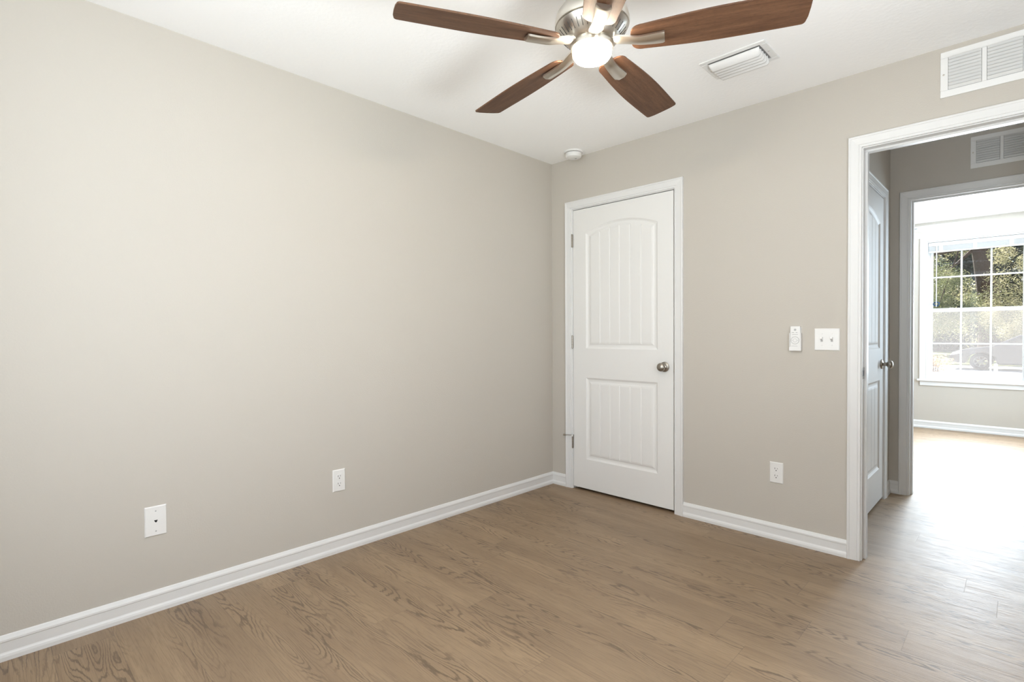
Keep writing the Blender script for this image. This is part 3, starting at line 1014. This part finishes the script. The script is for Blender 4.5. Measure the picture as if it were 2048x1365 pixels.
def sash(name, v0, v1, n0, st, rb, rt):
    b = mb('vinyl')
    b.box(S0, S0 + st, v0, v1, n0 - 0.028, n0, TW); b.box(S1 - st, S1, v0, v1, n0 - 0.028, n0, TW)
    b.box(S0 + st, S1 - st, v0, v0 + rb, n0 - 0.028, n0, TW); b.box(S0 + st, S1 - st, v1 - rt, v1, n0 - 0.028, n0, TW)
    o = b.build(name, root, bevel=0.002)
    g0, g1, h0, h1 = S0 + st, S1 - st, v0 + rb, v1 - rt
    b = mb('vinyl')
    gw = (g1 - g0) / 3
    for k in (1, 2): b.box(g0 + gw * k - 0.0085, g0 + gw * k + 0.0085, h0, h1, n0 - 0.020, n0 - 0.006, TW)
    vm = (h0 + h1) / 2
    b.box(g0, g1, vm - 0.0085, vm + 0.0085, n0 - 0.0195, n0 - 0.0065, TW)
    b.build('muntins', o, bevel=0.002)
    b = mb('glass'); b.box(g0, g1, h0, h1, n0 - 0.0145, n0 - 0.0115, TW)
    b.build('glass', o)
    return o
lo_s = sash('lower_sash', WV0 + fo, 1.420, -0.088, 0.030, 0.026, 0.040)
up_s = sash('upper_sash', 1.385, WV1 - fo, -0.118, 0.030, 0.040, 0.032)
b = mb('screen'); b.box(S0, S1, WV0 + fo, 1.40, -0.1472, -0.1468, TW)
b.build('insect_screen', root)
b = mb('vinyl')
for du in (0.2, 0.6): b.box(S0 + du - 0.02, S0 + du + 0.02, 1.420, 1.428, -0.112, -0.092, TW)
b.build('sash_lock', root, bevel=0.001)

# unseen copies of the window, added to give the fill lamps a source
for nm, lc, rz, lb in (('window_2', (XR, -0.1075, 0), -90, 'unseen added double-hung window in the right wall of the bare room'),
                       ('window_3', (3.5425, -3.5, 0), 180, 'unseen added double-hung window in the wall behind the camera'),
                       ('window_4', (XR, 5.3925, 0), -90, 'unseen added double-hung window in the right wall of the far room')):
    w = copy_tree(root)
    w.name = nm
    w.location = lc
    w.rotation_euler = (0, 0, radians(rz))
    w['label'] = lb

# raised blind
root = empty('window_blind', (0, 4.82, 0))
tag(root, 'raised white mini blind stacked at the top of the far window', 'blind')
b = mb('vinyl'); b.box(WU0 + 0.016, WU1 - 0.016, 2.158, 2.200, -0.060, -0.022, TW); b.build('headrail', root, bevel=0.002)
b = mb('vinyl')
for k in range(18): b.box(WU0 + 0.018, WU1 - 0.018, 2.100 + k * 0.0031, 2.1013 + k * 0.0031, -0.054, -0.029, TW)
b.build('slat_stack', root)
b = mb('vinyl'); b.box(WU0 + 0.018, WU1 - 0.018, 2.083, 2.098, -0.053, -0.030, TW); b.build('bottom_rail', root, bevel=0.003)
for du in (0.13, 0.43, 0.73):
    b = mb('vinyl'); b.box(WU0 + du - 0.016, WU0 + du + 0.016, 2.095, 2.160, -0.0288, -0.0275, TW)
    b.build('tape_clip', root)
b = mb('vinyl'); b.tube([TW @ Vector((1.846, 2.160, -0.020)), TW @ Vector((1.846, 1.440, -0.020))], 0.0042, 8); wand = b.build('tilt_wand', root, smooth=True)
b = mb('blue_tag')
ring = [TW @ Vector((1.846 + 0.026 * cos(2 * pi * k / 20), 1.475 + 0.022 * sin(2 * pi * k / 20), -0.027)) for k in range(21)]
b.tube(ring, 0.0075, 8); tg = b.build('cord_tag', root, smooth=True); tg['label'] = 'blue ring tag at the wand'

# ------------------------------------------------------------------ outdoors
GZ = -0.36
b = mb('concrete'); b.box(-14, 30, 4.98, 27.5, GZ - 0.2, GZ)
struct(b.build('ground_driveway'), 'bright sunlit concrete driveway outside the far window', 'driveway')
b = mb('lawn'); b.box(-30, 45, 27.5, 70, GZ - 0.2, GZ + 0.03)
struct(b.build('ground_lawn'), 'dry lawn under the trees beyond the parked car', 'lawn')
b = mb('lawn'); b.box(-30, 45, -40, 4.98, GZ - 0.2, GZ)
struct(b.build('ground_yard'), 'grass yard around the house', 'yard')
b = mb('soffit'); b.box(-1, 4.2, 4.97, 5.72, 2.52, 2.64)
struct(b.build('roof_eave'), 'white eave overhanging the far window outside', 'eave')

def leaf_cloud(b, centres, n, size, rnd):
    for _ in range(n):
        c, r = rnd.choice(centres)
        d = Vector((rnd.gauss(0, 1), rnd.gauss(0, 1), rnd.gauss(0, 1))).normalized() * (r * rnd.random() ** 0.45)
        p = Vector(c) + d
        s = size * rnd.uniform(0.6, 1.35)
        a = Vector((rnd.gauss(0, 1), rnd.gauss(0, 1), rnd.gauss(0, 0.7))).normalized()
        t = a.cross(Vector((rnd.gauss(0, 1), rnd.gauss(0, 1), rnd.gauss(0, 1)))).normalized()
        vs = [p - a * s, p - t * s * 0.42 + a * s * 0.1, p + a * s, p + t * s * 0.42 + a * s * 0.1]
        b.add(vs, [(0, 1, 2, 3)])

def tree(name, loc, trunk_path, radii, centres, n, size, leaf, label, seed, group='trees outside the window'):
    rnd = random.Random(seed)
    root = empty(name, loc)
    tag(root, label, 'tree', group)
    b = mb('bark')
    b.tube(trunk_path, radii, 12)
    for c, r in centres[:3]:
        k = rnd.randrange(len(trunk_path) // 2, len(trunk_path))
        s = Vector(trunk_path[k]); e = Vector(c)
        b.tube([s, s.lerp(e, 0.5) + Vector((0, 0, -0.15)), e], [radii[k] * 0.28, radii[k] * 0.16, radii[k] * 0.06], 8)
    b.build('trunk', root, smooth=True)
    b = mb(leaf)
    leaf_cloud(b, centres, n, size, rnd)
    b.build('crown', root)
    return root

def blob(cx, cy, cz, sx, sy, sz, k, r, seed):
    rnd = random.Random(seed)
    return [((cx + rnd.uniform(-sx, sx), cy + rnd.uniform(-sy, sy), cz + rnd.uniform(-sz, sz)), r * rnd.uniform(0.7, 1.3)) for _ in range(k)]

tree('oak_tree', (1.42, 33.0, GZ), [(0, 0, -0.1), (0.02, 0, 0.9), (0.0, 0, 2.2), (-0.18, 0, 3.8), (-0.5, 0.1, 6.0), (-0.6, 0.2, 8.5)], [0.66, 0.54, 0.48, 0.42, 0.33, 0.18],
     blob(-2.6, -1.0, 3.6, 1.4, 0.9, 1.9, 12, 0.75, 3) + blob(0.6, -1.6, 1.9, 0.9, 0.5, 0.5, 5, 0.5, 4) + blob(-0.5, 0, 9, 3, 0.9, 1.5, 14, 1.1, 5) + blob(-1.2, -1.0, 2.4, 0.8, 0.5, 0.9, 8, 0.6, 6), 36000, 0.042, 'leaf_green',
     'thick brown-trunked tree in the middle of the window view', 11)
tree('maple_tree', (4.14, 28.9, GZ), [(0, 0, -0.1), (0.0, 0, 1.5), (0.1, 0, 3.5), (0.1, 0, 6.0)], [0.16, 0.14, 0.11, 0.06],
     blob(-1.0, 0, 3.0, 1.5, 0.8, 1.9, 18, 0.65, 8) + blob(0.5, 0.2, 5.6, 1.4, 0.9, 0.9, 8, 0.8, 9), 30000, 0.040, 'leaf_gold',
     'golden-green leafy tree at the right of the window view', 12)
tree('elm_tree', (-2.41, 40.0, GZ), [(0, 0, -0.1), (0.0, 0, 2.5), (0.2, 0, 5.0), (0.1, 0, 8.0)], [0.26, 0.22, 0.18, 0.08],
     blob(0.0, 0, 4.6, 2.9, 1.1, 3.6, 34, 1.0, 18), 22000, 0.075, 'leaf_gold',
     'pale leafy tree at the left of the window view', 13)
for i, (x, y, hgt) in enumerate(((-9.5, 49, 12), (-2.2, 49, 12), (5.1, 49, 12.5), (-6, 57, 13), (1.4, 57, 13), (8.8, 57, 13))):
    tree('cedar_tree', (x, y, GZ), [(0, 0, -0.1), (0, 0, 4), (0.1, 0, 9)], [0.35, 0.28, 0.10],
         blob(0, 0, hgt * 0.46, 1.8, 1.2, hgt * 0.46, 70, 1.3, 60 + i), 9000, 0.32, 'leaf_dark',
         ('dark evergreen of the near row at the left window edge', 'dark evergreen of the near row behind the pale elm', 'dark evergreen of the near row behind the golden tree',
          'dark evergreen of the far row behind the elm', 'dark evergreen of the far row, straight behind the brown trunk', 'dark evergreen of the far row at the right window edge')[i], 30 + i)
root = empty('flowering_shrub', (0.15, 22.3, GZ))
tag(root, 'low pink and yellow shrub at the left of the driveway', 'shrub')
b = mb('leaf_pink'); leaf_cloud(b, blob(0, 0, 0.55, 0.45, 0.3, 0.35, 8, 0.28, 77), 1500, 0.05, random.Random(5)); b.build('foliage', root)
b = mb('bark')
for k in range(5): b.tube([(0.05 * (k - 2), 0, -0.02), (0.12 * (k - 2), 0.03, 0.6)], [0.02, 0.008], 6)
b.build('stems', root)

b = mb('vinyl'); b.tube([(0, 0, 0.0), (0, 0, 0.36), (0, 0, 0.40)], [0.05, 0.05, 0.03], 12)
o = b.build('marker_post', None, smooth=True); o.location = (1.92, 21.2, GZ)
tag(o, 'short white marker post standing in front of the parked car', 'post')

# parked car, side-on, nose to the left
root = empty('car', (0.46, 24.0, GZ))
tag(root, 'dark grey saloon car parked outside the far window', 'car')
side = [(0.0, 0.32), (0.02, 0.55), (0.12, 0.70), (0.45, 0.80), (1.20, 0.92), (1.32, 0.95), (2.0, 1.34), (2.35, 1.43), (2.95, 1.45), (3.4, 1.38), (4.05, 1.05), (4.6, 1.0), (4.72, 0.9), (4.75, 0.5), (4.70, 0.30),
        (4.25, 0.24), (4.18, 0.5), (3.95, 0.66), (3.65, 0.66), (3.42, 0.5), (3.35, 0.22), (1.42, 0.22), (1.34, 0.5), (1.10, 0.66), (0.80, 0.66), (0.56, 0.5), (0.50, 0.24)]
TC = Matrix(((1, 0, 0, 0), (0, 0, 1, 0), (0, 1, 0, 0), (0, 0, 0, 1)))
b = mb('car_paint'); b.prism(side, 0.0, 1.75, TC); b.build('car_body', root, bevel=0.06, seg=3)
b = mb('car_glass')
b.prism([(1.50, 0.98), (2.06, 1.30), (2.38, 1.37), (2.60, 1.38), (2.60, 0.99)], -0.012, 0.002, TC)
b.prism([(2.68, 0.99), (2.68, 1.38), (2.95, 1.38), (3.34, 1.32), (3.80, 1.06), (3.78, 1.02)], -0.012, 0.002, TC)
b.build('side_window', root)
b = mb('car_lamp'); b.prism([(0.03, 0.56), (0.12, 0.68), (0.40, 0.74), (0.36, 0.64)], -0.012, 0.03, TC); b.build('headlamp', root)
b = mb('car_paint'); b.box(1.55, 1.72, -0.20, -0.01, 0.98, 1.10); b.build('side_mirror', root, bevel=0.03)
b = mb('alloy'); b.box(2.30, 2.48, -0.03, 0.0, 0.84, 0.87); b.build('door_handle', root)
for wx in (0.95, 3.80):
    for wy in (0.0, 1.55):
        Tw = Matrix.Translation((wx, wy, 0.33)) @ Matrix.Rotation(radians(-90), 4, 'X')
        b = mb('rubber'); b.lathe([(0.21, 0.0), (0.31, 0.0), (0.33, 0.03), (0.33, 0.17), (0.31, 0.20), (0.21, 0.20)], 36, Tw, close=False)
        w = b.build('wheel', root, smooth=True)
        b = mb('hose_grey')
        b.lathe([(0.0, 0.02), (0.05, 0.02), (0.06, 0.04), (0.0, 0.04)], 20, Tw, close=False)
        b.lathe([(0.19, 0.02), (0.215, 0.01), (0.215, 0.05), (0.19, 0.05)], 36, Tw, close=False)
        for k in range(7):
            b.box(0.04, 0.20, -0.016, 0.016, 0.02, 0.04, Tw @ Matrix.Rotation(2 * pi * k / 7, 4, 'Z'))
        b.build('hubcap', w)
